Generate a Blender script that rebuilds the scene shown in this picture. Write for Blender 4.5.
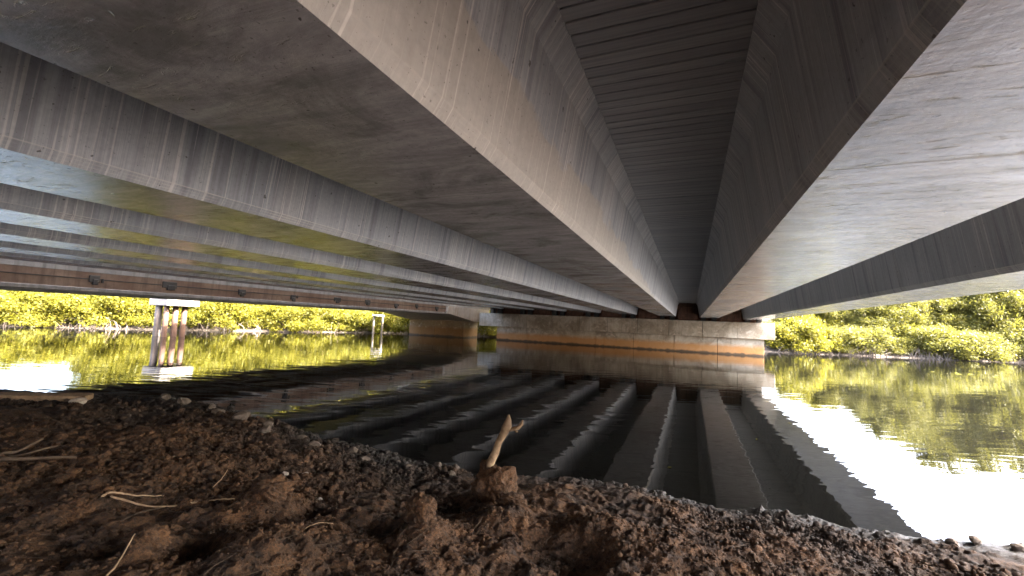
import bpy, bmesh, math, random
import numpy as np
from mathutils import Matrix, Vector

for o in list(bpy.data.objects): bpy.data.objects.remove(o)
scene = bpy.context.scene
C = scene.collection
R = math.radians
random.seed(7)
rng = np.random.default_rng(11)

# ------------------------------------------------------------------ camera
CAM_Z = 1.55
def camera():
    yaw, pitch, roll, f = .4003, .0779, .0437, 424.24
    F = Vector((-math.sin(yaw), math.cos(yaw), 0)); Rt = Vector((math.cos(yaw), math.sin(yaw), 0)); U = Vector((0, 0, 1))
    f2 = F*math.cos(pitch) + U*math.sin(pitch); u2 = U*math.cos(pitch) - F*math.sin(pitch)
    r3 = Rt*math.cos(roll) + u2*math.sin(roll); u3 = u2*math.cos(roll) - Rt*math.sin(roll)
    cam = bpy.data.cameras.new('camera'); co = bpy.data.objects.new('camera', cam); C.objects.link(co)
    m = Matrix((r3, u3, -f2)).transposed().to_4x4(); m.translation = (0, 0, CAM_Z)
    co.matrix_world = m
    cam.sensor_width = 36; cam.sensor_fit = 'HORIZONTAL'; cam.lens = f/1024*36
    cam.clip_start = .05; cam.clip_end = 2000
    scene.camera = co
camera()

# ------------------------------------------------------------------ world, sun, exposure
SUN_EL, SUN_AZ = R(54), R(80)          # azimuth clockwise from +Y: the sun stands to the right of the bridge
w = bpy.data.worlds.new('World'); scene.world = w; w.use_nodes = True
nt = w.node_tree; nt.nodes.clear()
sky = nt.nodes.new('ShaderNodeTexSky'); sky.sky_type = 'NISHITA'; sky.sun_disc = False
sky.sun_elevation = SUN_EL; sky.sun_rotation = SUN_AZ
sky.air_density = .8; sky.dust_density = 8; sky.ozone_density = .6
bg = nt.nodes.new('ShaderNodeBackground'); bg.inputs[1].default_value = .15
wo = nt.nodes.new('ShaderNodeOutputWorld')
nt.links.new(sky.outputs[0], bg.inputs[0]); nt.links.new(bg.outputs[0], wo.inputs[0])
sl = bpy.data.lights.new('sun', 'SUN'); sl.energy = 2.1; sl.angle = R(.55); sl.color = (1, .975, .94)
so = bpy.data.objects.new('sun', sl); C.objects.link(so)
sd = Vector((math.sin(SUN_AZ)*math.cos(SUN_EL), math.cos(SUN_AZ)*math.cos(SUN_EL), math.sin(SUN_EL)))
so.rotation_euler = sd.to_track_quat('Z', 'Y').to_euler(); so.location = (30, 10, 40)
vs = scene.view_settings
vs.view_transform = 'Standard'; vs.look = 'None'; vs.gamma = 1; vs.use_curve_mapping = False
vs.exposure = 5.1
scene.render.resolution_x = 1024; scene.render.resolution_y = 576
try:
    scene.cycles.max_bounces = 10; scene.cycles.diffuse_bounces = 5; scene.cycles.glossy_bounces = 6
except Exception: pass

# ------------------------------------------------------------------ helpers
def tag(o, label=None, cat=None, group=None, kind=None):
    if label: o['label'] = label
    if cat: o['category'] = cat
    if group: o['group'] = group
    if kind: o['kind'] = kind
    return o
def link(name, me, parent=None, loc=(0, 0, 0), rot=(0, 0, 0)):
    o = bpy.data.objects.new(name, me); C.objects.link(o)
    o.location = loc; o.rotation_euler = rot
    if parent: o.parent = parent
    return o
def empty(name, loc=(0, 0, 0)):
    o = bpy.data.objects.new(name, None); C.objects.link(o); o.location = loc; o.empty_display_size = .3
    return o
def mesh(name, v, f, mat, smooth=False):
    me = bpy.data.meshes.new(name)
    me.from_pydata([tuple(p) for p in v], [], [tuple(q) for q in f]); me.update()
    if mat: me.materials.append(mat)
    if smooth:
        me.polygons.foreach_set('use_smooth', [True]*len(me.polygons))
    return me
class MB:
    def __init__(s): s.v = []; s.f = []
    def add(s, v, f):
        n = len(s.v); s.v += [tuple(p) for p in v]; s.f += [tuple(i+n for i in q) for q in f]; return s
    def box(s, x0, x1, y0, y1, z0, z1, b=0.0):
        if b <= 0:
            v = [(x, y, z) for z in (z0, z1) for y in (y0, y1) for x in (x0, x1)]
            return s.add(v, [(0, 2, 3, 1), (4, 5, 7, 6), (0, 1, 5, 4), (2, 6, 7, 3), (0, 4, 6, 2), (1, 3, 7, 5)])
        bm = bmesh.new(); bmesh.ops.create_cube(bm, size=1)
        for q in bm.verts: q.co = ((x0+x1)/2+q.co.x*(x1-x0), (y0+y1)/2+q.co.y*(y1-y0), (z0+z1)/2+q.co.z*(z1-z0))
        bmesh.ops.bevel(bm, geom=bm.edges[:], offset=b, segments=1, affect='EDGES')
        bm.verts.index_update(); v = [q.co[:] for q in bm.verts]; f = [[q.index for q in p.verts] for p in bm.faces]; bm.free()
        return s.add(v, f)
    def tube(s, pts, rad, n=8, cap=True, jit=0):
        pts = [Vector(p) for p in pts]; rings = []
        for i, p in enumerate(pts):
            d = (pts[min(i+1, len(pts)-1)]-pts[max(i-1, 0)]).normalized()
            a = d.orthogonal().normalized() if i == 0 else (rings[-1][1]-d*rings[-1][1].dot(d)).normalized()
            rings.append((p, a, d.cross(a)))
        v = []; f = []
        for i, (p, a, b) in enumerate(rings):
            for k in range(n):
                t = 2*math.pi*k/n; rr = rad[i]*(1+random.uniform(-jit, jit))
                v.append(p+a*math.cos(t)*rr+b*math.sin(t)*rr)
        for i in range(len(pts)-1):
            for k in range(n):
                k2 = (k+1) % n; f.append((i*n+k, i*n+k2, (i+1)*n+k2, (i+1)*n+k))
        if cap: f.append(tuple(reversed(range(n)))); f.append(tuple((len(pts)-1)*n+k for k in range(n)))
        return s.add(v, f)
    def prism_y(s, prof, y0, y1, cuts=1):
        n = len(prof); v = []; f = []
        for j in range(cuts+1):
            y = y0+(y1-y0)*j/cuts
            v += [(x, y, z) for x, z in prof]
        for j in range(cuts):
            for k in range(n):
                k2 = (k+1) % n; f.append((j*n+k, (j+1)*n+k, (j+1)*n+k2, j*n+k2))
        f.append(tuple(range(n))); f.append(tuple(cuts*n+k for k in reversed(range(n))))
        return s.add(v, f)
    def me(s, name, mat, smooth=False): return mesh(name, s.v, s.f, mat, smooth)
    def build(s, name, mat, parent=None, loc=(0, 0, 0), smooth=False): return link(name, s.me(name, mat, smooth), parent, loc)

# numpy value noise
def _hash(ix, iy, seed):
    h = (ix.astype(np.int64)*374761393 + iy.astype(np.int64)*668265263 + seed*982451653) & 0xffffffff
    h = ((h ^ (h >> 13))*1274126177) & 0xffffffff
    return ((h ^ (h >> 16)) & 0xffff)/65535.0
def vnoise(x, y, seed=0):
    ix = np.floor(x); iy = np.floor(y); fx = x-ix; fy = y-iy
    fx = fx*fx*fx*(fx*(fx*6-15)+10); fy = fy*fy*fy*(fy*(fy*6-15)+10)
    a = _hash(ix, iy, seed); b = _hash(ix+1, iy, seed); c = _hash(ix, iy+1, seed); d = _hash(ix+1, iy+1, seed)
    return (a*(1-fx)+b*fx)*(1-fy)+(c*(1-fx)+d*fx)*fy
def fbm(x, y, o=4, seed=0):
    t = 0; a = .5
    for i in range(o):
        ca, sa = math.cos(i*1.1), math.sin(i*1.1)
        t = t+a*(vnoise((x*ca-y*sa)*2**i, (x*sa+y*ca)*2**i, seed+i*17)-.5); a *= .5
    return t

# ------------------------------------------------------------------ material toolkit
class NT:
    def __init__(s, name):
        s.m = bpy.data.materials.new(name); s.m.use_nodes = True; s.t = s.m.node_tree; s.t.nodes.clear()
        s.out = s.t.nodes.new('ShaderNodeOutputMaterial')
    def n(s, typ, **kw):
        k = s.t.nodes.new('ShaderNode'+typ)
        for a, b in kw.items():
            setattr(k, a, b)
        return k
    def l(s, a, b): s.t.links.new(a, b)
    def val(s, sock, v):
        if hasattr(v, 'is_output') or isinstance(v, bpy.types.NodeSocket): s.l(v, sock)
        else: sock.default_value = v
    def coord(s, which='Object'): return s.n('TexCoord').outputs[which]
    def geo(s, which): return s.n('NewGeometry').outputs[which]
    def mapping(s, vec, scale=(1, 1, 1), loc=(0, 0, 0), rot=(0, 0, 0)):
        k = s.n('Mapping'); s.l(vec, k.inputs[0]); k.inputs['Location'].default_value = loc; k.inputs['Rotation'].default_value = rot; k.inputs['Scale'].default_value = scale
        return k.outputs[0]
    def noise(s, vec, scale=1, detail=4, rough=.55, dist=0):
        k = s.n('TexNoise'); s.l(vec, k.inputs['Vector']); k.inputs['Scale'].default_value = scale; k.inputs['Detail'].default_value = detail
        k.inputs['Roughness'].default_value = rough; k.inputs['Distortion'].default_value = dist
        return k.outputs[0]
    def ramp(s, fac, stops):
        k = s.n('ValToRGB'); s.val(k.inputs[0], fac); e = k.color_ramp.elements
        while len(e) < len(stops): e.new(.5)
        for el, (p, c) in zip(e, stops):
            el.position = p; el.color = (c, c, c, 1) if not hasattr(c, '__len__') else (*c, 1)
        return k.outputs[0]
    def mix(s, fac, a, b, mode='MIX'):
        k = s.n('Mix', data_type='RGBA', blend_type=mode); k.clamp_factor = True
        s.val(k.inputs[0], fac)
        for sock, v in ((k.inputs[6], a), (k.inputs[7], b)):
            if isinstance(v, bpy.types.NodeSocket): s.l(v, sock)
            else: sock.default_value = (*v, 1)
        return k.outputs[2]
    def math(s, op, a, b=0, c=None, clamp=False):
        k = s.n('Math', operation=op, use_clamp=clamp); s.val(k.inputs[0], a); s.val(k.inputs[1], b)
        if c is not None: s.val(k.inputs[2], c)
        return k.outputs[0]
    def xyz(s, vec):
        k = s.n('SeparateXYZ'); s.l(vec, k.inputs[0]); return k.outputs
    def rng(s, v, a, b, c=0, d=1):
        k = s.n('MapRange'); k.clamp = True; s.val(k.inputs[0], v)
        for i, q in enumerate((a, b, c, d)): k.inputs[i+1].default_value = q
        return k.outputs[0]
    def bump(s, h, strength=1, dist=.01):
        k = s.n('Bump'); k.inputs['Strength'].default_value = strength; k.inputs['Distance'].default_value = dist; s.l(h, k.inputs['Height'])
        return k.outputs[0]
    def pbr(s, col, rough=.8, normal=None, spec=.5, metal=0):
        p = s.n('BsdfPrincipled'); s.p = p
        if isinstance(col, bpy.types.NodeSocket): s.l(col, p.inputs['Base Color'])
        else: p.inputs['Base Color'].default_value = (*col, 1)
        s.val(p.inputs['Roughness'], rough); p.inputs['Metallic'].default_value = metal
        p.inputs['Specular IOR Level'].default_value = spec
        if normal: s.l(normal, p.inputs['Normal'])
        s.l(p.outputs[0], s.out.inputs[0]); return s.m

def mat_girder():
    s = NT('girder concrete'); P = s.geo('Position'); N = s.xyz(s.geo('Normal')); xyz = s.xyz(P)
    down = s.rng(s.math('MULTIPLY', N[2], -1), .75, .95)            # 1 on the soffit
    # vertical run marks on the webs: thin along y, long in z
    v1 = s.mapping(P, (.9, 9, .28)); v2 = s.mapping(P, (.9, 48, .5)); v3 = s.mapping(P, (.6, 2.2, .15))
    n1 = s.noise(v1, 1, 3, .6); n2 = s.noise(v2, 1, 2, .6); n3 = s.noise(v3, 1, 3, .6)
    cloud = s.noise(P, .7, 5, .62); fine = s.noise(P, 28, 4, .6)
    base = s.mix(s.rng(cloud, .35, .68), (.33, .355, .39), (.455, .478, .51))
    base = s.mix(s.rng(n1, .50, .64, 0, .85), base, (.20, .214, .245))
    base = s.mix(s.rng(n3, .50, .68, 0, .55), base, (.48, .475, .475))
    n4 = s.noise(s.mapping(P, (.9, 110, .8)), 1, 2, .6); base = s.mix(s.rng(n4, .42, .62, 0, .35), base, (.22, .23, .25)); line = s.math('MULTIPLY', s.rng(n2, .58, .63), s.rng(n3, .34, .54))
    base = s.mix(s.math('MULTIPLY', line, .85), base, (.62, .615, .61))
    # a dry tan patch with a ragged edge on the girder over the bank
    ed = s.noise(s.mapping(P, (1, .9, 3.0)), 1.6, 4, .6)
    rz = s.math('ADD', s.math('MULTIPLY', xyz[1], .04), s.math('MULTIPLY', ed, .55))
    tan = s.math('MULTIPLY', s.rng(s.math('ADD', xyz[2], rz), 3.15, 3.19, 1, 0), s.rng(xyz[0], -1.45, -1.35))
    tan = s.math('MULTIPLY', tan, s.rng(xyz[0], -.2, -.1, 1, 0))
    oz = s.xyz(s.coord('Object'))[2]; ln = s.rng(s.math('ABSOLUTE', s.math('SUBTRACT', oz, .064)), .002, .006, 1, 0)
    for zl in (.022, .043): ln = s.math('MAXIMUM', ln, s.math('MULTIPLY', s.rng(s.math('ABSOLUTE', s.math('SUBTRACT', oz, zl)), .001, .004, 1, 0), s.rng(n3, .42, .6)))
    base = s.mix(s.math('MULTIPLY', ln, s.rng(n3, .3, .6, .15, .7)), base, (.6, .59, .57))
    web = s.mix(s.math('MULTIPLY', tan, .8), base, s.mix(s.rng(n2, .6, .7), (.43, .40, .355), (.62, .59, .54)))
    # soffit: steel-formed, smoother, faint drag marks across the girder
    drag = s.noise(s.mapping(P, (1.6, 8, 1)), 1, 8, .72, .6)
    blot = s.noise(s.mapping(P, (1, 1.6, 1)), 1.5, 8, .68, .8)
    sof = s.mix(s.rng(drag, .36, .62), (.32, .325, .34), (.52, .515, .54))
    sof = s.mix(s.rng(blot, .47, .62, 0, .75), sof, (.20, .204, .208))
    chip = s.noise(s.mapping(P, (2.2, 9, 1)), 2.2, 5, .7, 1.2); sof = s.mix(s.rng(chip, .64, .72, 0, .7), sof, (.13, .125, .12)); sof = s.mix(s.rng(chip, .30, .36, .5, 0), sof, (.55, .53, .53))
    jo = s.math('PINGPONG', s.math('ADD', xyz[1], s.math('MULTIPLY', s.noise(P, 1.2, 2), .10)), 1.22)
    joint = s.rng(s.math('ADD', jo, s.math('MULTIPLY', s.noise(P, 14, 3), .02)), .008, .022, 1, 0)
    sof = s.mix(s.math('MULTIPLY', joint, s.rng(s.noise(P, 2.2, 4), .45, .6, 0, .6)), sof, (.09, .085, .08))
    col = s.mix(down, web, sof)
    pits = s.noise(P, 60, 2, .5); hole = s.rng(pits, .68, .72)
    spot = s.rng(s.noise(P, 17, 2, .5), .735, .75)
    col = s.mix(s.math('MULTIPLY', hole, .5), col, (.07, .065, .06))
    col = s.mix(s.math('MULTIPLY', spot, .8), col, (.05, .047, .045))
    col = s.mix(s.rng(fine, .3, .7, 0, .22), col, (.12, .118, .115))
    h = s.math('ADD', s.math('MULTIPLY', drag, 1.0), s.math('SUBTRACT', s.math('MULTIPLY', fine, .2), s.math('MULTIPLY', s.rng(chip, .60, .72), .8)))
    h = s.math('ADD', s.math('SUBTRACT', h, s.math('MULTIPLY', joint, .6)), s.math('MULTIPLY', s.noise(P, 6, 8, .7), 1.3))
    rough = s.math('ADD', s.math('MULTIPLY', down, -.46), s.rng(cloud, .3, .7, .60, .70))
    return s.pbr(col, rough, s.bump(h, .5, .006), .55)
M = {}
M['girder'] = mat_girder()

def mat_boards():
    s = NT('deck boards'); P = s.geo('Position'); I = s.geo('Random Per Island'); X = s.n('ObjectInfo').outputs['Random']
    g = s.noise(s.mapping(P, (1.2, 40, 6)), 1, 4, .6); c = s.noise(P, 1.5, 4, .6)
    r = s.math('FRACT', s.math('ADD', I, X))
    col = s.mix(r, (.30, .32, .35), (.38, .40, .43)); col = s.mix(s.rng(g, .4, .7, 0, .6), col, (.19, .20, .215))
    col = s.mix(s.rng(c, .55, .75, 0, .5), col, (.34, .335, .32))
    return s.pbr(col, .7, s.bump(g, .4, .004), .4)
M['boards'] = mat_boards()

def mat_pier(name, a, b, tide=(.36, .17, .045), top=.62):
    s = NT(name); P = s.geo('Position'); xyz = s.xyz(P)
    n = s.noise(P, 1.3, 6, .62); st = s.noise(s.mapping(P, (5, 5, .5)), 1, 4, .6); f = s.noise(P, 14, 4, .6)
    col = s.mix(s.rng(n, .35, .65), a, b); col = s.mix(s.rng(st, .5, .72, 0, .6), col, (.13, .105, .075)); bl = s.noise(P, .8, 7, .72, .6); col = s.mix(s.rng(bl, .44, .58, 0, .7), col, (.17, .135, .09)); b3 = s.noise(P, 2.3, 6, .7, .8); col = s.mix(s.rng(b3, .55, .62, 0, .55), col, (.48, .43, .35)); col = s.mix(s.rng(b3, .32, .40, .6, 0), col, (.11, .085, .055))
    col = s.mix(s.rng(f, .55, .75, 0, .4), col, (.45, .42, .36))
    zz = s.math('ADD', xyz[2], s.math('MULTIPLY', s.math('SUBTRACT', s.noise(P, 3, 4), .5), .22))
    col = s.mix(s.rng(zz, top-.15, top+.12, .85, 0), col, tide)
    col = s.mix(s.rng(zz, .06, .16, .92, 0), col, (.035, .028, .018))
    return s.pbr(col, .78, s.bump(s.math('ADD', n, s.math('MULTIPLY', f, .4)), .5, .015), .4)
M['pier'] = mat_pier('pier concrete', (.30, .265, .20), (.42, .38, .30))
M['oldpier'] = mat_pier('old pier concrete', (.13, .095, .05), (.20, .15, .08), (.17, .085, .022), .8)

def mat_plain(name, a, b, rough=.8, sc=3, spec=.4, streak=None, bump=.01, metal=0):
    s = NT(name); P = s.geo('Position'); n = s.noise(P, sc, 5, .62); f = s.noise(P, sc*11, 3, .6)
    col = s.mix(s.rng(n, .33, .67), a, b); col = s.mix(s.rng(f, .5, .8, 0, .35), col, tuple(x*.5 for x in a))
    if streak:
        st = s.noise(s.mapping(P, (7, 7, .6)), 1, 4, .6); col = s.mix(s.rng(st, .5, .7, 0, .75), col, streak)
    return s.pbr(col, rough, s.bump(s.math('ADD', n, s.math('MULTIPLY', f, .3)), .5, bump), spec, metal)
M['slab'] = mat_plain('deck concrete', (.24, .235, .23), (.33, .32, .31))
M['rust'] = mat_plain('rust brown beam', (.17, .098, .062), (.29, .20, .135), .75, 1.1, .35, (.12, .075, .05))
M['oldgrey'] = mat_plain('old grey concrete', (.22, .20, .18), (.32, .30, .265), streak=(.14, .12, .10))
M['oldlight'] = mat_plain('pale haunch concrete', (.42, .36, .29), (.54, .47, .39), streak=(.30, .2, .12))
M['beamdark'] = mat_plain('dark beam detail', (.035, .032, .028), (.07, .06, .045))
M['bearing'] = mat_plain('bearing pad', (.03, .03, .03), (.06, .055, .05))
M['infill'] = mat_plain('red brown infill timber', (.085, .042, .026), (.15, .078, .05), .8, 4, .3, (.04, .025, .018))
M['pile'] = mat_plain('weathered pile', (.055, .028, .017), (.095, .052, .032), .75, 4, .4, (.09, .05, .03))
M['piledark'] = mat_plain('grey pile', (.05, .042, .036), (.08, .066, .056), .75, 4, .4, (.15, .11, .08))
M['pilecap'] = mat_plain('pale pile cap', (.15, .135, .12), (.22, .20, .175), .8, 2)
M['palepile'] = mat_plain('pale pile', (.085, .07, .048), (.12, .10, .07), .8, 3)
M['deadwood'] = mat_plain('bleached dead wood', (.16, .105, .06), (.36, .26, .155), .8, 22, .3, (.07, .042, .024), .012)
M['twig'] = mat_plain('dry twig', (.16, .105, .06), (.30, .21, .125), .75, 20, .3, None, .002)
M['oldplank'] = mat_plain('old plank', (.045, .03, .02), (.10, .07, .045), .8, 9, .3, None, .004)
M['palestone'] = mat_plain('pale stone', (.22, .185, .15), (.34, .295, .24), .8, 18)
M['stone'] = mat_plain('brown stone', (.05, .038, .028), (.11, .085, .064), .8, 18)
M['bark'] = mat_plain('grey bark', (.14, .11, .085), (.24, .19, .15), .85, 6)
M['root'] = mat_plain('root wood', (.085, .065, .05), (.16, .128, .10), .85, 3)
M['farbank'] = mat_plain('far mud', (.055, .043, .032), (.11, .088, .066), .85, 1.2, .3)

def mat_mud():
    s = NT('mud'); P = s.geo('Position'); xyz = s.xyz(P)
    big = s.noise(P, .9, 4, .6, .3); med = s.noise(P, 6, 5, .65); fine = s.noise(P, 38, 6, .75); vf = s.noise(P, 95, 4, .75)
    warm = s.mix(s.rng(med, .35, .68), (.027, .0125, .0042), (.128, .061, .0225))
    warm = s.mix(s.rng(fine, .55, .8, 0, .6), warm, (.20, .106, .046))
    cool = s.mix(s.rng(med, .35, .68), (.009, .0068, .0048), (.030, .0225, .0165))
    cool = s.mix(s.rng(fine, .55, .8, 0, .6), cool, (.065, .054, .046))
    # dry red soil stays above the wet margin
    k = s.math('ADD', s.math('ADD', xyz[2], s.math('MULTIPLY', s.math('SUBTRACT', big, .5), .45)), s.math('ADD', s.math('MULTIPLY', s.math('ABSOLUTE', s.math('ADD', xyz[0], 1.2)), -.022), s.rng(xyz[1], -.2, 1.0, -.5, 0)))
    col = s.mix(s.rng(k, .08, .30), cool, warm)
    col = s.mix(s.rng(fine, .34, .50, .85, 0), col, (.008, .005, .003))
    col = s.mix(s.rng(vf, .40, .52, .65, 0), col, (.009, .0055, .0033))
    col = s.mix(s.rng(vf, .60, .72, 0, .5), col, s.mix(s.rng(k, .08, .30), (.085, .068, .054), (.175, .098, .047)))
    wet = s.rng(s.math('ADD', xyz[2], s.math('MULTIPLY', s.math('SUBTRACT', med, .5), .05)), .02, .14, 1, 0)
    col = s.mix(s.math('MULTIPLY', wet, .7), col, (.010, .008, .0065))
    rough = s.math('SUBTRACT', .88, s.math('MULTIPLY', wet, .52))
    h = s.math('ADD', s.math('MULTIPLY', med, .8), s.math('ADD', s.math('MULTIPLY', fine, .45), s.math('MULTIPLY', vf, .2)))
    return s.pbr(col, rough, s.bump(h, 1, .03), .4)
M['mud'] = mat_mud()

def mat_water():
    s = NT('river water'); P = s.geo('Position')
    q = s.mapping(P, (1, 1, 1), rot=(0, 0, -.40))
    a = s.noise(s.mapping(q, (.7, 3.4, 1)), 1, 2, .45, .5)
    b = s.noise(s.mapping(q, (2.6, 9, 1)), 1, 2, .5)
    c = s.noise(s.mapping(q, (.12, .45, 1)), 1, 2, .5)
    patch = s.rng(s.noise(s.mapping(q, (.5, 1.1, 1)), .35, 4, .6), .36, .64, .3, 1.25)
    h = s.math('ADD', s.math('MULTIPLY', a, .0042), s.math('MULTIPLY', b, .0003))
    h = s.math('ADD', s.math('MULTIPLY', h, patch), s.math('MULTIPLY', c, .006))
    m = s.pbr((.0035, .0034, .0026), .012, s.bump(h, 1, 1), .5)
    s.p.inputs['IOR'].default_value = 1.333
    return m
M['water'] = mat_water()

def mat_leaf(name, dark, mid, light, trans):
    s = NT(name); I = s.geo('Random Per Island'); X = s.n('ObjectInfo').outputs['Random']; P = s.geo('Position')
    n = s.noise(P, .55, 3, .6)
    t = s.math('ADD', s.math('MULTIPLY', I, .6), s.math('ADD', s.math('MULTIPLY', X, .18), s.math('MULTIPLY', n, .45)))
    col = s.ramp(t, [(.15, dark), (.52, mid), (.95, light)])
    d = s.n('BsdfPrincipled'); s.l(col, d.inputs['Base Color']); d.inputs['Roughness'].default_value = .5; d.inputs['Specular IOR Level'].default_value = .2
    tr = s.n('BsdfTranslucent'); s.l(s.mix(.5, col, trans), tr.inputs[0])
    mx = s.n('MixShader'); mx.inputs[0].default_value = .48
    s.l(d.outputs[0], mx.inputs[1]); s.l(tr.outputs[0], mx.inputs[2]); s.l(mx.outputs[0], s.out.inputs[0]); return s.m
M['leaf_y'] = mat_leaf('yellow green leaves', (.040, .045, .006), (.090, .088, .009), (.150, .130, .014), (.17, .155, .012))
M['leaf_g'] = mat_leaf('olive green leaves', (.044, .047, .010), (.080, .080, .015), (.12, .108, .028), (.14, .135, .015))

# ------------------------------------------------------------------ the setting: water, banks
v = [(-400, -60, 0), (400, -60, 0), (400, 400, 0), (-400, 400, 0)]
tag(link('water', mesh('water', v, [(0, 1, 2, 3)], M['water'])), kind='structure')

SHX = [-400, -60, -30, -14, -10.2, -8.7, -7.06, -5.6, -3.9, -2.43, -1.5, -1.0, -.25, .41, 1.27, 1.9, 2.4, 4, 8, 30, 400]
SHY = [-4, -3, -1, 2.4, 3.15, 3.70, 4.30, 4.25, 3.95, 3.84, 3.96, 4.26, 4.38, 4.32, 4.40, 4.58, 4.7, 4.9, 5.2, 3, 0]
CLODS = [(-1.44, 2.17, .17, .09), (-2.45, 2.0, .20, .08), (-2.42, 1.31, .13, .06), (-1.10, 2.62, .16, .07), (-.55, 2.7, .2, .06), (-2.0, 1.6, .3, .06), (-3.6, 2.2, .3, .06),
         (-.2, 2.5, .3, .06), (.5, 3.2, .25, .06), (-4.6, 2.6, .4, .07), (-3.3, 1.5, .25, .06)]
HOLES = [(-2.2, 2.1, .12, .13), (-2.2, 1.45, .17, .11), (-2.55, 1.27, .12, .09), (-1.62, 2.14, .15, .09), (-.62, 2.35, .25, .10), (-1.55, 2.72, .18, .06), (-2.2, 1.75, .15, .09), (-.9, 1.9, .2, .07)]
def ground_z(x, y):
    x = np.asarray(x, float); y = np.asarray(y, float)
    d = np.interp(x, SHX, SHY)+.30*fbm(x*1.3+3, y*.3, 3, 5)+.05*fbm(x*7, y*2, 2, 9)-y
    base = np.where(d > 0, .42*(1-np.exp(-np.clip(d, 0, 50)*.62)), d*.22)
    base = base+np.clip(-y-.5, 0, 50)*.28
    land = np.clip(.4+d/.2, 0, 1)
    far = 1/(1+np.maximum(np.hypot(x, y-2)-7, 0)*.15)
    b = base+land*far*(.14*fbm(x*1.1, y*1.4, 3, 21)+.09*np.abs(fbm(x*3.1, y*3.6, 3, 31)))
    rid = np.abs(fbm(x*7.5, y*8.5, 4, 41))
    b = b+land*far*(.05*rid+.065*np.clip(fbm(x*13, y*15, 3, 51), -.08, .3)+.06*np.abs(fbm(x*25, y*28, 3, 61))+.012*vnoise(x*60, y*66, 65))
    # rougher cobbly lip beside the water on the left
    lip = np.exp(-((d-.55)/.45)**2)*np.clip((-x-3.2)/1.5, 0, 1)
    b = b+lip*(.05+.10*np.abs(fbm(x*5, y*6, 3, 71)))
    for cx, cy, r, h in CLODS:
        q = ((x-cx)**2+(y-cy)**2)/(r*r); b = b+h*np.exp(-q**1.6)*(1+.8*fbm(x*9, y*9, 3, 81))
    for cx, cy, r, h in HOLES:
        q = ((x-cx)**2+((y-cy)*1.3)**2)/(r*r); b = b-.65*h*np.exp(-q*q)
    return b
def graded(segs):
    out = []
    for a, b, st in segs: out += list(np.arange(a, b, st))
    return np.array(out+[segs[-1][1]])
gx = graded([(-400, -60, 20), (-60, -14, 1.5), (-14, -7, .12), (-7, -4, .035), (-4, 1.8, .013), (1.8, 5, .05), (5, 14, .5), (14, 60, 3), (60, 400, 20)])
gy = graded([(-60, -8, 4), (-8, .4, .35), (.4, 1.2, .05), (1.2, 3.3, .013), (3.3, 5.4, .022), (5.4, 9, .3)])
X, Y = np.meshgrid(gx, gy); Z = ground_z(X, Y)
nx, ny = len(gx), len(gy)
idx = np.arange(nx*ny).reshape(ny, nx)
fq = np.stack([idx[:-1, :-1], idx[:-1, 1:], idx[1:, 1:], idx[1:, :-1]], -1).reshape(-1, 4)
def np_mesh(name, V, Fq, mat, smooth=False):
    me = bpy.data.meshes.new(name); n = Fq.shape[1]
    me.vertices.add(len(V)); me.vertices.foreach_set('co', np.ascontiguousarray(V, dtype=np.float32).ravel())
    me.loops.add(Fq.size); me.loops.foreach_set('vertex_index', np.ascontiguousarray(Fq, dtype=np.int32).ravel())
    me.polygons.add(len(Fq)); me.polygons.foreach_set('loop_start', np.arange(0, Fq.size, n, dtype=np.int32))
    if smooth: me.polygons.foreach_set('use_smooth', np.ones(len(Fq), bool))
    me.update(calc_edges=True); me.validate()
    if mat: me.materials.append(mat)
    return me
tag(link('river_bank', np_mesh('river_bank', np.stack([X, Y, Z], -1).reshape(-1, 3), fq, M['mud'], True)), kind='structure')
def gz(x, y): return float(ground_z(np.array([x]), np.array([y]))[0])

# far bank: shoreline as a polyline, land behind it
FAR = [(-400, -150), (-120, -34), (-60, -4), (-37, 10.6), (-32, 15.2), (-28.6, 22.4), (-24.4, 31.6), (-16.3, 36.0), (-6, 38.5), (8, 39.6), (15, 43.2), (24, 47), (40, 56), (90, 82), (400, 230)]
FX = np.array([p[0] for p in FAR]); FY = np.array([p[1] for p in FAR])
def far_y(x): return np.interp(x, FX, FY)
fx = graded([(-400, -80, 20), (-80, 60, .5), (60, 400, 20)])
fd = np.array([-3, -1, -.4, 0, .3, .7, 1.2, 2, 3.5, 6, 10, 16, 30, 80, 300])
DX, DD = np.meshgrid(fx, fd)
wob = .9*fbm(DX*.35, DX*0+2, 3, 91)
FZ = np.where(DD < 0, DD*.3, 1.1*(1-np.exp(-DD*.22))+.16*np.abs(fbm(DX*2.2, DD*2, 3, 95))*np.clip(DD*3, 0, 1))
FYY = far_y(DX)+DD*np.hypot(1, far_y(DX+.5)-far_y(DX-.5))+wob*np.exp(-np.abs(DD)*.2)
n1, n2 = len(fx), len(fd); idx = np.arange(n1*n2).reshape(n2, n1)
fq = np.stack([idx[:-1, :-1], idx[:-1, 1:], idx[1:, 1:], idx[1:, :-1]], -1).reshape(-1, 4)
tag(link('far_bank', np_mesh('far_bank', np.stack([DX, FYY, FZ], -1).reshape(-1, 3), fq, M['farbank'], True)), kind='structure')

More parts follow.
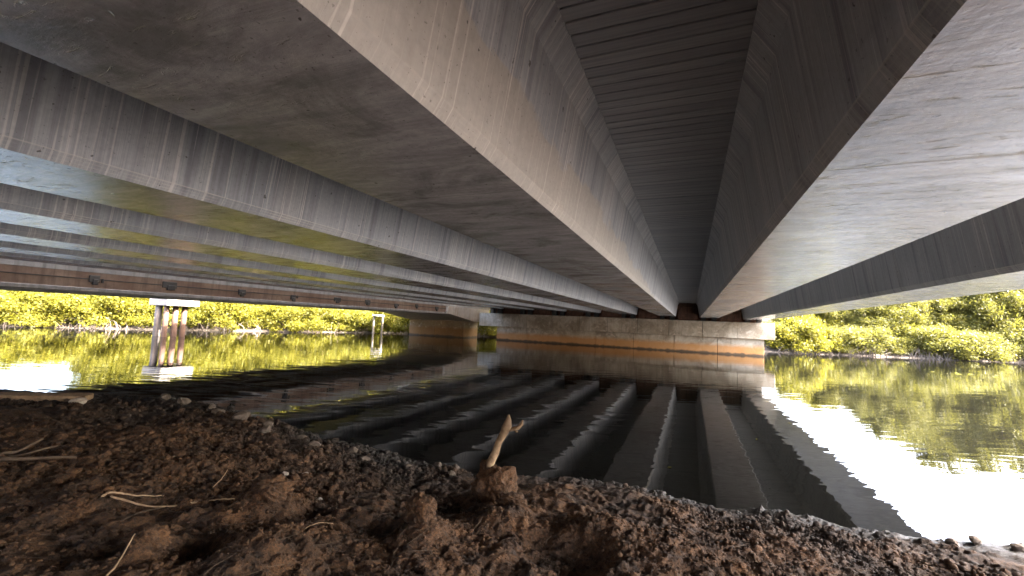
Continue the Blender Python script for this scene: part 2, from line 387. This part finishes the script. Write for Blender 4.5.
# ------------------------------------------------------------------ the main bridge
XM, S, W, SOF, CF = -.189, 2.6135, 1.0706, 2.35, -.0108
def sofz(x): return SOF+CF*(x-XM)
bridge = empty('girder_bridge', (XM, 12, SOF))
tag(bridge, 'wide grey concrete girder bridge seen from below, running over the river to the long pier', 'bridge')
bridge_inv = Matrix.Translation((-XM, -12, -SOF))
def bpart(name, me, loc):
    o = link(name, me, bridge, (loc[0]-XM, loc[1]-12, loc[2]-SOF)); return o
hw = S/2-.507
half = [(W/2, 0), (.574, .064), (.687, .785), (hw-.006, .950), (hw, .957), (hw, .99)]
prof = [(-x, z) for x, z in reversed(half)] + half
GY0, GY1 = -6.0, 31.7
gm = MB().prism_y([(x, z) for x, z in prof], GY0, GY1, 24).me('girder', M['girder'])
# fix winding outward
bm = bmesh.new(); bm.from_mesh(gm); bmesh.ops.recalc_face_normals(bm, faces=bm.faces); bm.to_mesh(gm); bm.free()
GX = [XM+(i-.5)*S for i in range(-5, 3)]       # G-5 .. G2
for x in GX: bpart('girder', gm, (x, 0, sofz(x)))
# boards of the lost formwork between the girders
PITCH = .12
def board_me(seed):
    r = random.Random(seed); m = MB()
    L = .5+.016; b = .004; wv = PITCH/2-.005-r.uniform(0, .002); t = .03
    tl = r.uniform(-.0025, .0025)
    prof = [(-wv, b+tl), (-wv+b, tl), (wv-b, -tl), (wv, b-tl), (wv, t), (-wv, t)]
    v = []; n = 5
    for i in range(n):
        x = -L+2*L*i/(n-1); sag = r.uniform(-.0012, .0012)
        v += [(x, y, z+sag) for y, z in prof]
    f = []
    for i in range(n-1):
        for k in range(6):
            k2 = (k+1) % 6; f.append((i*6+k, i*6+k2, (i+1)*6+k2, (i+1)*6+k))
    f.append((0, 5, 4, 3, 2, 1)); f.append(tuple((n-1)*6+k for k in range(6)))
    return m.add(v, f)
bmb = [board_me(i) for i in range(14)]; bmes = []
for q in bmb: bmes.append(q.me('deck_board', M['boards']))
def bay_x(i): return XM+(i)*S        # centre of the gap to the right of girder i
BZ = .962
yy = .9; nb = 0
while nb < 170:
    bpart('deck_board', bmes[random.randrange(14)], (XM, yy, sofz(XM)+BZ+random.uniform(-.002, .003))); yy += PITCH; nb += 1
far = MB()
for i in range(-5, 2):
    y = yy if i == 0 else GY0+.1
    while y < GY1-.1:
        q = bmb[random.randrange(14)]; x = bay_x(i); z = sofz(x)+BZ+random.uniform(-.002, .003)
        far.add([(a+x-XM, b+y-12, c+z-SOF) for a, b, c in q.v], q.f); y += PITCH
y = GY0+.1
while y < .85:
    q = bmb[random.randrange(14)]; far.add([(a, b+y-12, c+BZ) for a, b, c in q.v], q.f); y += PITCH
tag(far.build('deck_boards', M['boards'], bridge), kind='stuff')
# slab on top with edge upstands, following the crossfall
XL, XR = -16.05, 5.25
sm = MB()
def slab(x0, x1, z0, z1): 
    sm.prism_y([(x0-XM, z0+CF*(x0-XM)), (x1-XM, z0+CF*(x1-XM)), (x1-XM, z1+CF*(x1-XM)), (x0-XM, z1+CF*(x0-XM))], GY0-12, 36-12)
slab(XL, XR, .996, 1.24); 
bo = sm.build('deck_slab', M['slab'], bridge)
for x0, x1 in ((XL, XL+.3), (XR-.3, XR)):
    sm = MB(); slab(x0, x1, 1.243, 2.1); sm.build('parapet', M['slab'], bridge)
for o in bridge.children:
    if o.name.startswith(('deck_slab', 'parapet')):
        b2 = bmesh.new(); b2.from_mesh(o.data); bmesh.ops.recalc_face_normals(b2, faces=b2.faces); b2.to_mesh(o.data); b2.free()
# timber infill between the girder ends over the pier
for i in range(-5, 2):
    x = bay_x(i);
    m = MB(); m.box(-.62, .62, .06, .10, .02, 1.19)
    o = m.me('end_infill', M['infill']); o = bpart('end_infill', o, (x, 31.3, sofz(x)-.24))
    for k in range(6):
        mm = MB(); mm.box(-.095, .095, 0, .055, .03, 1.15, .012); c = mm.build('plank', M['infill'], o, (-.53+k*.212, 0, random.uniform(-.02, .02)))
    for z in (.12, .5, .88):
        mm = MB(); mm.box(-.60, .60, -.06, -.004, z, z+.08, .01); mm.build('rail', M['infill'], o)

bpart('end_sky_block', MB().box(-15.2, 4.1, 0, .3, 2.124, 3.25).me('end_sky_block', M['infill']), (0, 31.75, 0))  # added behind the girder ends to block sky showing above the cap
# ------------------------------------------------------------------ the long pier
pier = empty('wall_pier', (-5.3, 32, 0)); tag(pier, 'long tan concrete wall pier with orange tide band, carrying the grey girders', 'bridge pier')
xs = list(np.linspace(-15.9, 4.88, 11))
for a, b in zip(xs[:-1], xs[1:]):
    m = MB(); m.box(a+.006+5.3, b-.006+5.3, -1-random.uniform(0, .012), 1, 1.08, 2.12, .018); m.build('cap_block', M['pier'], pier)
xs = list(np.linspace(-14.4, 4.33, 8))
for a, b in zip(xs[:-1], xs[1:]):
    m = MB(); m.box(a+.006+5.3, b-.006+5.3, -.72-random.uniform(0, .012), .72, -.7, 1.078, .015); m.build('wall_block', M['pier'], pier)
for x in GX:
    for dx in (-.32, .32):
        m = MB(); m.box(x+dx-.14+5.3, x+dx+.14+5.3, -.8, -.4, 2.122, sofz(x)-.003); m.build('bearing', M['bearing'], pier)

# ------------------------------------------------------------------ the older bridge alongside
old = empty('beam_bridge', (-19.5, 14, 2.45)); tag(old, 'older low bridge with rust brown side beam and dark patches, beyond the grey girders', 'bridge')
def op(m, name, mat, parent=old):
    m.v = [(x+19.5, y-14, z-2.45) for x, y, z in m.v]; return m.build(name, mat, parent)
for x in (-16.5, -18.5, -20.5, -22.5):
    b_ = op(MB().box(x-.13, x+.1, -6, 30.9, 1.99, 2.447), 'beam', M['rust'])
    fl = MB().box(x-.28, x+.17, -6, 30.88, 1.865, 1.988, .015); op(fl, 'bottom_flange', M['oldgrey'])
    if x == -16.5:
        op(MB().box(x+.1, x+.135, -6, 30.9, 2.23, 2.262), 'rail_strip', M['beamdark'])
op(MB().box(-22.8, -16.38, -6, 34.2, 2.45, 2.8), 'deck_slab', M['oldgrey'])
for k in range(11):
    y = 4.3+2.36*k
    m = MB(); r = random.Random(k)
    a_, c_ = r.uniform(.12, .26), r.uniform(-.05, .05); y += r.uniform(-.25, .25)
    m.box(-16.398, -16.345, y-a_, y+a_*r.uniform(.7, 1.1), 2.12+c_, 2.33+c_, .015); m.box(-16.398, -16.31, y-a_*.45, y+a_*.5, 2.05+c_, 2.22+c_, .015)
    if k % 3 == 1: m.box(-16.398, -16.35, y+a_*1.1, y+a_*1.5, 2.16, 2.28, .01)
    op(m, 'beam_patch', M['beamdark'])  # irregular dark raised patches spaced along the side beam
m = MB(); prof = [(26.6, 2.44), (26.6, 1.93), (30.9, 1.36), (33.6, 1.36), (33.6, 2.44)]
n = len(prof); v = [(-16.26, y, z) for y, z in prof]+[(-22.85, y, z) for y, z in prof]
f = [tuple(range(n)), tuple(n+k for k in reversed(range(n)))]+[(k, n+k, n+(k+1) % n, (k+1) % n) for k in range(n)]
m.add(v, f); ho = op(m, 'haunch', M['oldlight'])
b2 = bmesh.new(); b2.from_mesh(ho.data); bmesh.ops.recalc_face_normals(b2, faces=b2.faces); b2.to_mesh(ho.data); b2.free()
opier = empty('wall_pier', (-19.9, 32, 0)); tag(opier, 'short dark ochre wall pier holding up the rust brown beam bridge', 'bridge pier')
for k, (a, b) in enumerate(((-22.65, -21.35), (-21.34, -20.05), (-20.04, -18.7), (-18.69, -17.25))):
    m = MB(); m.box(a+19.9, b+19.9, -1.1, 1.4, -.7, 1.357, .02); m.build('wall_block', M['oldpier'], opier)

# ------------------------------------------------------------------ pile bents
def pile_bent(loc, caps, piles, label, pm, r, cm):
    t = empty('pile_bent', loc); tag(t, label, 'pile bent')
    for c in caps: m = MB(); m.box(*c, .03); m.build('pile_cap', cm, t)
    for k, (x, y, h, mt, rr) in enumerate(piles):
        m = MB(); lean = random.uniform(-.04, .04)
        m.tube([(x+lean*(1-q), y, -.8+(h+.8)*q) for q in (0, .3, .6, 1)], [rr*1.05, rr, rr, rr*.97], 12, jit=.02); m.build('pile', mt, t, smooth=True)
pile_bent((-24.7, 13.4, 0), [(-1.0, .55, -.5, 1.05, 1.56, 1.93)],
          [(-.5, -.28, 1.57, M['piledark'], .16), (.2, -.3, 1.57, M['pile'], .12), (.25, .08, 1.57, M['pile'], .13), (.25, .5, 1.57, M['pile'], .13)],
          'four tall rusty piles under a pale sunlit concrete cap, standing in the water', M['pile'], .14, M['pilecap'])
pile_bent((-24.3, 28.7, 0), [(-.22, .22, -.45, .6, 1.46, 1.58)], [(-.15, -.3, 1.47, M['palepile'], .085), (.15, .45, 1.47, M['palepile'], .085)],
          'two thin pale piles in the water near the ochre wall pier', M['palepile'], .085, M['oldgrey'])

# ------------------------------------------------------------------ trees on the far bank
def crown_mesh(name, seed, n, lobes, rx, rz, z0, leaf, mat, droop=.35):
    g = np.random.default_rng(seed); cen = []
    for k in range(lobes):
        a = g.uniform(0, 2*math.pi); q = math.sqrt(g.uniform(0, 1))
        h = g.uniform(.03, .97); tap = math.sqrt(max(.05, 1-max(0, (h-.35)/.72)**2))
        lr = g.uniform(.17, .34)*min(rx, 2.2)
        cen.append((rx*q*tap*.85*math.cos(a), rx*q*tap*.85*math.sin(a), z0+rz*h, lr, lr*g.uniform(.6, .95)))
    ca = np.array(cen); wt = ca[:, 3]**2; c = ca[g.choice(lobes, n, p=wt/wt.sum())]
    d = g.normal(size=(n, 3)); d /= np.linalg.norm(d, axis=1)[:, None]; rr = np.abs(g.normal(.85, .42, n))
    pos = c[:, :3]+d*rr[:, None]*c[:, [3, 3, 4]]; pos[:, 2] = np.maximum(pos[:, 2], g.uniform(-.1, .25, n))
    nrm = d*.35+g.normal(size=(n, 3))*.7+np.array([0, 0, .25])
    nrm /= np.linalg.norm(nrm, axis=1)[:, None]
    t = np.cross(nrm, g.normal(size=(n, 3))); t /= np.linalg.norm(t, axis=1)[:, None]; b = np.cross(nrm, t)
    L = leaf*g.uniform(.6, 1.45, n)[:, None]; Wd = L*g.uniform(.42, .62, n)[:, None]
    tip = pos+t*L; tail = pos-t*L; sl = pos+b*Wd+nrm*L*.16; sr = pos-b*Wd+nrm*L*.16
    V = np.stack([tail, sr, tip, sl], 1).reshape(-1, 3)
    F = np.arange(n*4).reshape(-1, 4)
    return np_mesh(name, V, F, mat), cen
def trunk_mesh(name, seed, cen, z0):
    r = random.Random(seed); m = MB()
    k = r.randint(3, 5); 
    for i in range(k):
        c = cen[r.randrange(len(cen))]; a = r.uniform(0, 6.28); q = r.uniform(.05, .4)
        p0 = (q*math.cos(a), q*math.sin(a), -.5); p1 = (c[0]*.4+r.uniform(-.2, .2), c[1]*.4+r.uniform(-.2, .2), c[2]*.5)
        m.tube([p0, ((p0[0]+p1[0])/2+r.uniform(-.15, .15), (p0[1]+p1[1])/2, p1[2]*.45), p1, c[:3]], [.09, .075, .055, .02], 6)
    for c in cen[:10]:
        m.tube([(c[0]*.35, c[1]*.35, c[2]*.45), (c[0]*.75, c[1]*.7, c[2]*.8), c[:3]], [.045, .03, .012], 5)
    return m.me(name, M['bark'], True)
KINDS = {}
def kind(key, seed, n, lobes, rx, rz, z0, leaf, mat):
    me, cen = crown_mesh('crown', seed, n, lobes, rx, rz, z0, leaf, mat); KINDS[key] = (me, trunk_mesh('trunk', seed, cen, z0))
kind('bush1', 1, 15000, 48, 1.9, 2.5, .0, .072, M['leaf_y']); kind('bush2', 2, 15000, 44, 2.1, 2.3, .0, .072, M['leaf_y'])
kind('tree1', 3, 36000, 95, 2.5, 6.0, .3, .078, M['leaf_y']); kind('tree2', 4, 36000, 90, 2.8, 5.6, .3, .078, M['leaf_y'])
kind('olive1', 5, 40000, 100, 2.8, 6.9, .2, .078, M['leaf_g']); kind('olive2', 6, 40000, 95, 3.0, 6.5, .2, .078, M['leaf_g']); kind('obush', 7, 15000, 46, 2.1, 2.5, .0, .072, M['leaf_g'])
def tree(key, x, d, s, sz, name, label, cat, group):
    cr, tr = KINDS[key]; y = float(far_y(x)); sl_ = (float(far_y(x+.5))-float(far_y(x-.5))); q = math.hypot(1, sl_)
    x -= d*sl_/q; y += d/q
    t = empty(name, (x, y, 1.1*(1-math.exp(-max(d, 0)*.22))-.05)); t.rotation_euler.z = random.uniform(0, 6.28); t.scale = (s, s, s*sz)
    tag(t, label, cat, group)
    link('trunk', tr, t); link('crown', cr, t)
    return t
def LB(x):
    if x < -38: return 'very low yellow-green bush on the far bank with no tall trees behind it'
    if x < -26.5: return 'low yellow-green bush at the far waterline between the rusty piles and the thin pale piles'
    return 'low yellow-green bush on the far bank behind the two wall piers'
def LT(x):
    if x < -26.5: return 'tall yellow-green tree behind the low bushes between the rusty piles and the thin pale piles'
    return 'tall yellow-green tree on the far bank behind the two wall piers'
RT = 'tall dull olive-green tree in the dense row on the far bank past the long pier'
RB = 'low olive-green bush at the water edge under the tall olive trees'
r = random.Random(5)
def step(x, d): return d/math.hypot(1, float(far_y(x+.5))-float(far_y(x-.5)))
x = -60
while x < -38.5:
    tree(r.choice(['bush1', 'bush2']), x, r.uniform(.4, 2.2), r.uniform(.85, 1.1), r.uniform(.66, .78), 'waterside_bush', LB(x), 'bush', 'yellow-green bushes on the far left bank'); x += step(x, r.uniform(1.7, 2.3))
while x < -5:
    tree(r.choice(['bush1', 'bush2']), x, r.uniform(.5, 1.3), r.uniform(.75, 1.05), r.uniform(.8, 1.1), 'waterside_bush', LB(x), 'bush', 'yellow-green bushes on the far left bank'); x += step(x, r.uniform(1.6, 2.2))
x = -33.6
while x < -7:
    tree(r.choice(['tree1', 'tree2']), x, r.uniform(2.6, 4.5), r.uniform(.8, 1.05)*(.7 if x < -33 else .95), r.uniform(1.1, 1.4)*(1.25 if x > -31 else 1), 'waterside_tree', LT(x), 'tree', 'yellow-green trees on the far left bank'); x += step(x, r.uniform(1.7, 2.3))
tree('bush1', 8.6, .9, 1.0, 1.0, 'waterside_bush', 'bright yellow-green round bush at the water beside the right end of the long pier', 'bush', None)
tree('bush2', 6.4, 1.4, .95, .9, 'waterside_bush', 'yellow-green bush half hidden behind the right end of the long pier', 'bush', None)
tree('tree2', 9.6, 3.4, .72, .85, 'waterside_tree', 'short yellow-green tree rising behind the bright round bush by the long pier', 'tree', None)
tree('tree1', 12.2, 3.8, .80, .9, 'waterside_tree', 'short yellow-green tree before the tall olive trees begin', 'tree', None)
tree('bush1', 10.6, 1.3, .8, .85, 'waterside_bush', 'small yellow-green bush in front of the first olive trees', 'bush', None)
x = 12.0
while x < 62:
    tree('obush', x, r.uniform(.6, 1.5), r.uniform(.7, 1.1), r.uniform(.7, 1.0), 'waterside_bush', RB, 'bush', 'olive bushes on the far right bank'); x += step(x, r.uniform(1.8, 2.5))
x = 12.6
while x < 64:
    g_ = .66 if x < 15 else (.78 if x < 18.5 else (.86 if x < 23 else .95))
    tree(r.choice(['olive1', 'olive2']), x, r.uniform(2.4, 4.6), r.uniform(.9, 1.15)*g_, r.uniform(1.0, 1.25), 'waterside_tree', RT, 'tree', 'olive trees on the far right bank'); x += step(x, r.uniform(2.0, 2.8))
x = 22
while x < 64:
    tree(r.choice(['olive1', 'olive2']), x, r.uniform(6.5, 9), r.uniform(1.05, 1.25), r.uniform(1.05, 1.25), 'waterside_tree', RT, 'tree', 'olive trees on the far right bank'); x += step(x, r.uniform(3.2, 4.2))
# tangle of roots and dead stems along the waterline
m = MB(); r = random.Random(9)
for i in range(2600):
    x = r.uniform(-50, 45); d = r.uniform(-.25, 1.3); y = float(far_y(x))+d*math.hypot(1, float(far_y(x+.5))-float(far_y(x-.5))); L = r.uniform(.3, 1.1); a = r.uniform(0, 6.28); lean = r.uniform(.1, .9)
    z0 = max(-.1, .1*d)-.1
    p0 = (x, y, z0); p1 = (x+math.cos(a)*L*lean*.5+r.uniform(-.1, .1), y+math.sin(a)*L*lean*.5, z0+L*.55); p2 = (x+math.cos(a)*L*lean, y+math.sin(a)*L*lean, z0+L*(1-.35*lean))
    w_ = r.uniform(.012, .035); m.tube([p0, p1, p2], [w_, w_*.8, w_*.35], 3, cap=False)
tag(m.build('root_tangle', M['root']), 'tangle of grey-brown roots and dead stems along the far waterline', 'roots', kind='stuff')

# ------------------------------------------------------------------ things lying on the near bank
def rock_me(name, seed, mat, sub=2, rough=.28):
    r = random.Random(seed); bm = bmesh.new(); bmesh.ops.create_icosphere(bm, subdivisions=sub, radius=1)
    pl = [(Vector((r.gauss(0, 1), r.gauss(0, 1), r.gauss(0, 1))).normalized(), r.uniform(.55, .9)) for _ in range(9)]
    for q in bm.verts:
        d = q.co.normalized(); k = 1.0
        for nrm, h in pl:
            c = d.dot(nrm)
            if c > .01: k = min(k, h/c)
        q.co = d*k*(1+r.uniform(-rough, rough)*.25); q.co.z *= .75
    me = bpy.data.meshes.new(name); bm.to_mesh(me); bm.free(); me.materials.append(mat); return me
rocks = [rock_me('stone', i, M['stone']) for i in range(5)]; prock = [rock_me('stone', 20+i, M['palestone']) for i in range(3)]
r = random.Random(3)
def shore(x): return float(np.interp(x, SHX, SHY))
SPOT = [(-6.9, .5, .1), (-6.3, .6, .11), (-5.9, .45, .1), (-5.5, .6, .12), (-5.2, .4, .09), (-4.9, .6, .11), (-4.5, .5, .09), (-4.2, .7, .08), (-3.9, .45, .08), (-3.5, .6, .07), (-3.2, .35, .06), (-2.9, .5, .06), (-2.7, .25, .05), (-2.4, .45, .05), (-2.25, .2, .06), (-2.05, .22, .055), (-1.95, .5, .05), (2.0, .15, .07), (2.2, .3, .08), (2.45, .1, .09), (1.8, .25, .06)]
for x, d, s in SPOT:
    y = shore(x)-d; o = link('stone', rocks[r.randrange(5)], None, (x, y, gz(x, y)+s*.2), (r.uniform(-.3, .3), r.uniform(-.3, .3), r.uniform(0, 6))); q = s*r.uniform(.75, 1.1); o.scale = (q, q*r.uniform(.7, 1), q*r.uniform(.7, 1))
    tag(o, 'dark brown stone half sunk in the mud along the near waterline', 'stone', 'dark stones along the near waterline')
for x, y, s, lb in ((-6.8, 2.80, .085, 'pale cream stone on dark mud beside the half-buried plank'), (-2.89, 2.47, .03, 'small pale pebble pair-mate on the mud slope, blunt one'), (-2.77, 2.56, .03, 'small pale triangular pebble on the mud slope'), (-2.34, 2.30, .022, 'small pale pebble at the rim of the hole by the round mound')):
    o = link('stone', prock[r.randrange(3)], None, (x, y, gz(x, y)+s*.45), (0, 0, r.uniform(0, 6))); o.scale = (s, s, s)
    tag(o, lb.replace(' pair-mate', ''), 'stone')
# loose crumbs of soil
base = [rock_me('crumb', 50+i, M['mud'], 1) for i in range(6)]
bv = [np.array([q.co[:] for q in b.vertices]) for b in base]; bf = [np.array([p.vertices[:] for p in b.polygons]) for b in base]
VV = []; FF = []; off = 0
N = 70000; cx_ = np.where(rng.random(N) < .35, rng.uniform(-8, 3.2, N), rng.uniform(-4.6, 2.2, N)); cd = rng.beta(1.15, 1.45, N)*3.4-.02; cy_ = np.interp(cx_, SHX, SHY)-cd
cz = ground_z(cx_, cy_); cs = .0038+.013*rng.random(N)**3.5+.018*(rng.random(N) > .97)
cs *= np.clip(np.hypot(cx_, cy_)/3, .8, 2.0)
dens = fbm(cx_*1.1, cy_*1.3, 3, 77)
for i in range(N):
    if dens[i] < -.12 or cz[i] < .005: continue
    k = i % 6; a = rng.uniform(0, 6.28); ca, sa = math.cos(a), math.sin(a); v_ = bv[k]*cs[i]*rng.uniform(.7, 1.2, 3)
    VV.append(np.stack([v_[:, 0]*ca-v_[:, 1]*sa+cx_[i], v_[:, 0]*sa+v_[:, 1]*ca+cy_[i], v_[:, 2]+cz[i]+cs[i]*.15], -1)); FF.append(bf[k]+off); off += len(v_)
tag(link('soil_crumbs', np_mesh('soil_crumbs', np.concatenate(VV), np.concatenate(FF), M['mud'])), 'loose crumbs of brown soil strewn over the near bank', 'soil', kind='stuff')
for b in base: bpy.data.meshes.remove(b)
m = MB(); r = random.Random(13)
for i in range(800):
    x = r.uniform(-5.5, 1.6); y = shore(x)-r.uniform(.25, 3.2)
    if y < .9: continue
    a = r.uniform(0, 6.28); L = r.uniform(.02, .11)*r.choice((.6, 1, 1)); P_ = []
    for q in (-1, -.3, .4, 1):
        px, py = x+math.cos(a)*L*q+r.uniform(-.006, .006), y+math.sin(a)*L*q+r.uniform(-.006, .006); P_.append((px, py, q))
    zs = ground_z(np.array([p[0] for p in P_]), np.array([p[1] for p in P_])); zt = max(zs)
    m.tube([(p[0], p[1], .5*float(z)+.5*zt+.006) for p, z in zip(P_, zs)], [.0010, .0014, .0012, .0006], 3, cap=False)
tag(m.build('root_fibres', M['oldplank']), 'fine dry root fibres scattered through the near soil', 'fibres', kind='stuff')

# the clump with the dead branch
def clump(name, x, y, rx, ry, h, seed, label):
    bm = bmesh.new(); bmesh.ops.create_icosphere(bm, subdivisions=5, radius=1)
    co = np.array([q.co[:] for q in bm.verts])
    n = fbm(co[:, 0]*1.6+seed, co[:, 1]*1.6+co[:, 2]*1.3, 4, seed)+fbm(co[:, 2]*1.9+seed, co[:, 0]*1.2-co[:, 1]*.8, 4, seed+3)
    nf = fbm(co[:, 0]*7+co[:, 2]*3, co[:, 1]*7+co[:, 2]*5, 3, seed+5)
    nv = fbm(co[:, 0]*17+co[:, 2]*9, co[:, 1]*17-co[:, 2]*13, 2, seed+9); k = 1+.75*n+.5*nf+.22*nv
    for q, a in zip(bm.verts, k):
        d = q.co.copy(); sq = 1/max(abs(d.x), abs(d.y), abs(d.z))**.22
        q.co = Vector((d.x*rx, d.y*ry, d.z*h))*a*sq
    for p in bm.faces: p.smooth = True
    me = bpy.data.meshes.new(name); bm.to_mesh(me); bm.free(); me.materials.append(M['mud'])
    return tag(link(name, me, None, (x, y, gz(x, y)+h*.45)), label, 'mud clump')
CLX, CLY = -1.34, 2.98
clump('mud_clump', CLX, CLY, .145, .12, .165, 4, 'upright rough clump of brown mud that the dead branch sticks out of')
clump('mud_clump', -1.10, 2.80, .10, .07, .05, 8, 'low lump of mud at the right foot of the branch clump')
clump('mud_clump', -1.43, 2.17, .085, .075, .075, 12, 'pointed orange-brown mud lump on the slope in front of the branch')
clump('mud_clump', -2.44, 1.99, .125, .10, .06, 15, 'round fuzzy brown mound next to the dark hole')
clump('mud_clump', -2.41, 1.31, .085, .075, .06, 18, 'brown lump of mud beside the long dark hollow below the twigs')
b = empty('dead_branch', (CLX-.05, CLY, gz(CLX, CLY)+.20)); b.scale = (1.2, 1.2, 1.15); tag(b, 'bleached forked dead branch sticking up out of a mud clump', 'branch')
m = MB(); m.tube([(0, 0, -.08), (.012, 0, .05), (.04, .005, .12), (.062, .0, .19), (.098, .005, .26), (.112, 0, .30), (.122, 0, .345), (.124, 0, .375)], [.027, .024, .028, .022, .026, .030, .017, .006], 10, jit=.16); m.build('stem', M['deadwood'], b, smooth=True)
m = MB(); m.tube([(.105, 0, .28), (.145, .008, .283), (.185, .012, .30), (.207, .012, .325), (.213, .012, .352)], [.015, .014, .013, .011, .004], 8, jit=.12); m.build('side_branch', M['deadwood'], b, smooth=True)
m = MB(); m.tube([(.165, .01, .29), (.178, .0, .276), (.192, -.005, .278)], [.010, .007, .003], 6); m.build('side_branch', M['deadwood'], b, smooth=True)

def twig(pts, rad, mat, label, name='twig', cat='twig'):
    P = []
    for x, y, up in pts: P.append((x, y, gz(x, y)+up))
    c = P[0]; t = empty(name, c); t_ = MB()
    # resample with a little wander
    Q = []; E_ = [P[0]]+P+[P[-1]]
    for a0, a, b_, b1 in zip(E_[:-3], E_[1:-2], E_[2:-1], E_[3:]):
        for k in range(6):
            q = k/6; Q.append(tuple(.5*(2*a[i]+(b_[i]-a0[i])*q+(2*a0[i]-5*a[i]+4*b_[i]-b1[i])*q*q+(3*a[i]-a0[i]-3*b_[i]+b1[i])*q**3)+random.uniform(-rad, rad)*.35 for i in range(3)))
    Q.append(P[-1]); n = len(Q)
    t_.tube([(x-c[0], y-c[1], z-c[2]) for x, y, z in Q], [rad*(1-.6*i/n) for i in range(n)], 7, jit=.12)
    bpy.data.objects.remove(t)
    return tag(t_.build(name, M[mat], None, c, True), label, cat)
twig([(-3.14, 1.49, .012), (-2.953, 1.628, .012), (-2.78, 1.809, .02), (-2.66, 1.82, .03), (-2.56, 1.843, .02)], .0065, 'twig', 'long pale root curving over the soil, its knobby end to the round mound')
twig([(-3.17, 1.46, .0), (-3.15, 1.50, .03), (-3.10, 1.58, .03), (-3.04, 1.72, .015)], .0075, 'twig', 'shorter pale root lying just above the long curving root')
twig([(-2.85, 1.39, .005), (-2.86, 1.5, .01), (-2.88, 1.63, .015)], .004, 'oldplank', 'thin brown root below the long curving root')
twig([(-2.93, 1.95, .02), (-2.99, 2.05, .065), (-3.02, 2.10, .11)], .0038, 'twig', 'short straight straw standing aslant on the slope')
twig([(-2.2, 1.05, .02), (-2.28, 1.14, .04), (-2.36, 1.23, .06)], .0055, 'twig', 'thin pale stick leaning on the lump below the hollow')
twig([(-1.954, 1.818, .012), (-1.92, 1.89, .015), (-1.885, 1.964, .02)], .003, 'twig', 'short thin straw flat on the red soil')
twig([(-4.75, 1.30, .03), (-4.42, 1.50, .03), (-4.18, 1.75, .025)], .019, 'oldplank', 'long brown stick lying flat at the left end of the bank', 'stick', 'stick')
twig([(-4.75, 1.40, .03), (-4.7, 1.6, .05), (-4.72, 1.76, .09)], .016, 'oldplank', 'brown stick with pale cut end crossing the long stick', 'stick', 'stick')
twig([(-4.7, 1.45, .03), (-4.6, 1.62, .035), (-4.58, 1.80, .05)], .010, 'oldplank', 'thin brown stick between the two crossed sticks', 'stick', 'stick')
m = MB(); m.box(-.85, .85, -.09, .09, -.03, .05, .012); o = m.build('plank', M['twig'], None, (-7.9, 2.55, gz(-7.9, 2.55)+.03)); o.rotation_euler = (.1, .02, .70)
tag(o, 'long pale brown plank half buried in mud at the far left waterline', 'plank')
# leaves adrift
lm = MB(); lm.add([(-.09, 0, .004), (0, -.04, .012), (.10, 0, .006), (0, .04, .012)], [(0, 1, 2, 3)])
lme = lm.me('floating_leaf', M['leaf_y'])
for x, y in ((11.5, 26.5), (12.1, 26.9), (12.6, 26.2), (11.9, 27.6), (13.2, 27.3), (10.8, 27), (-6.1, 9.8), (.9, 7.2), (1.6, 8.8), (-.2, 5.2)):
    o = link('floating_leaf', lme, None, (x, y, .002), (0, 0, random.uniform(0, 6.28))); q = 1.6 if x > 10 else .4; o.scale = (q, q, q)
    tag(o, 'small yellow leaf drifting on the river surface', 'leaf', 'leaves adrift on the water')
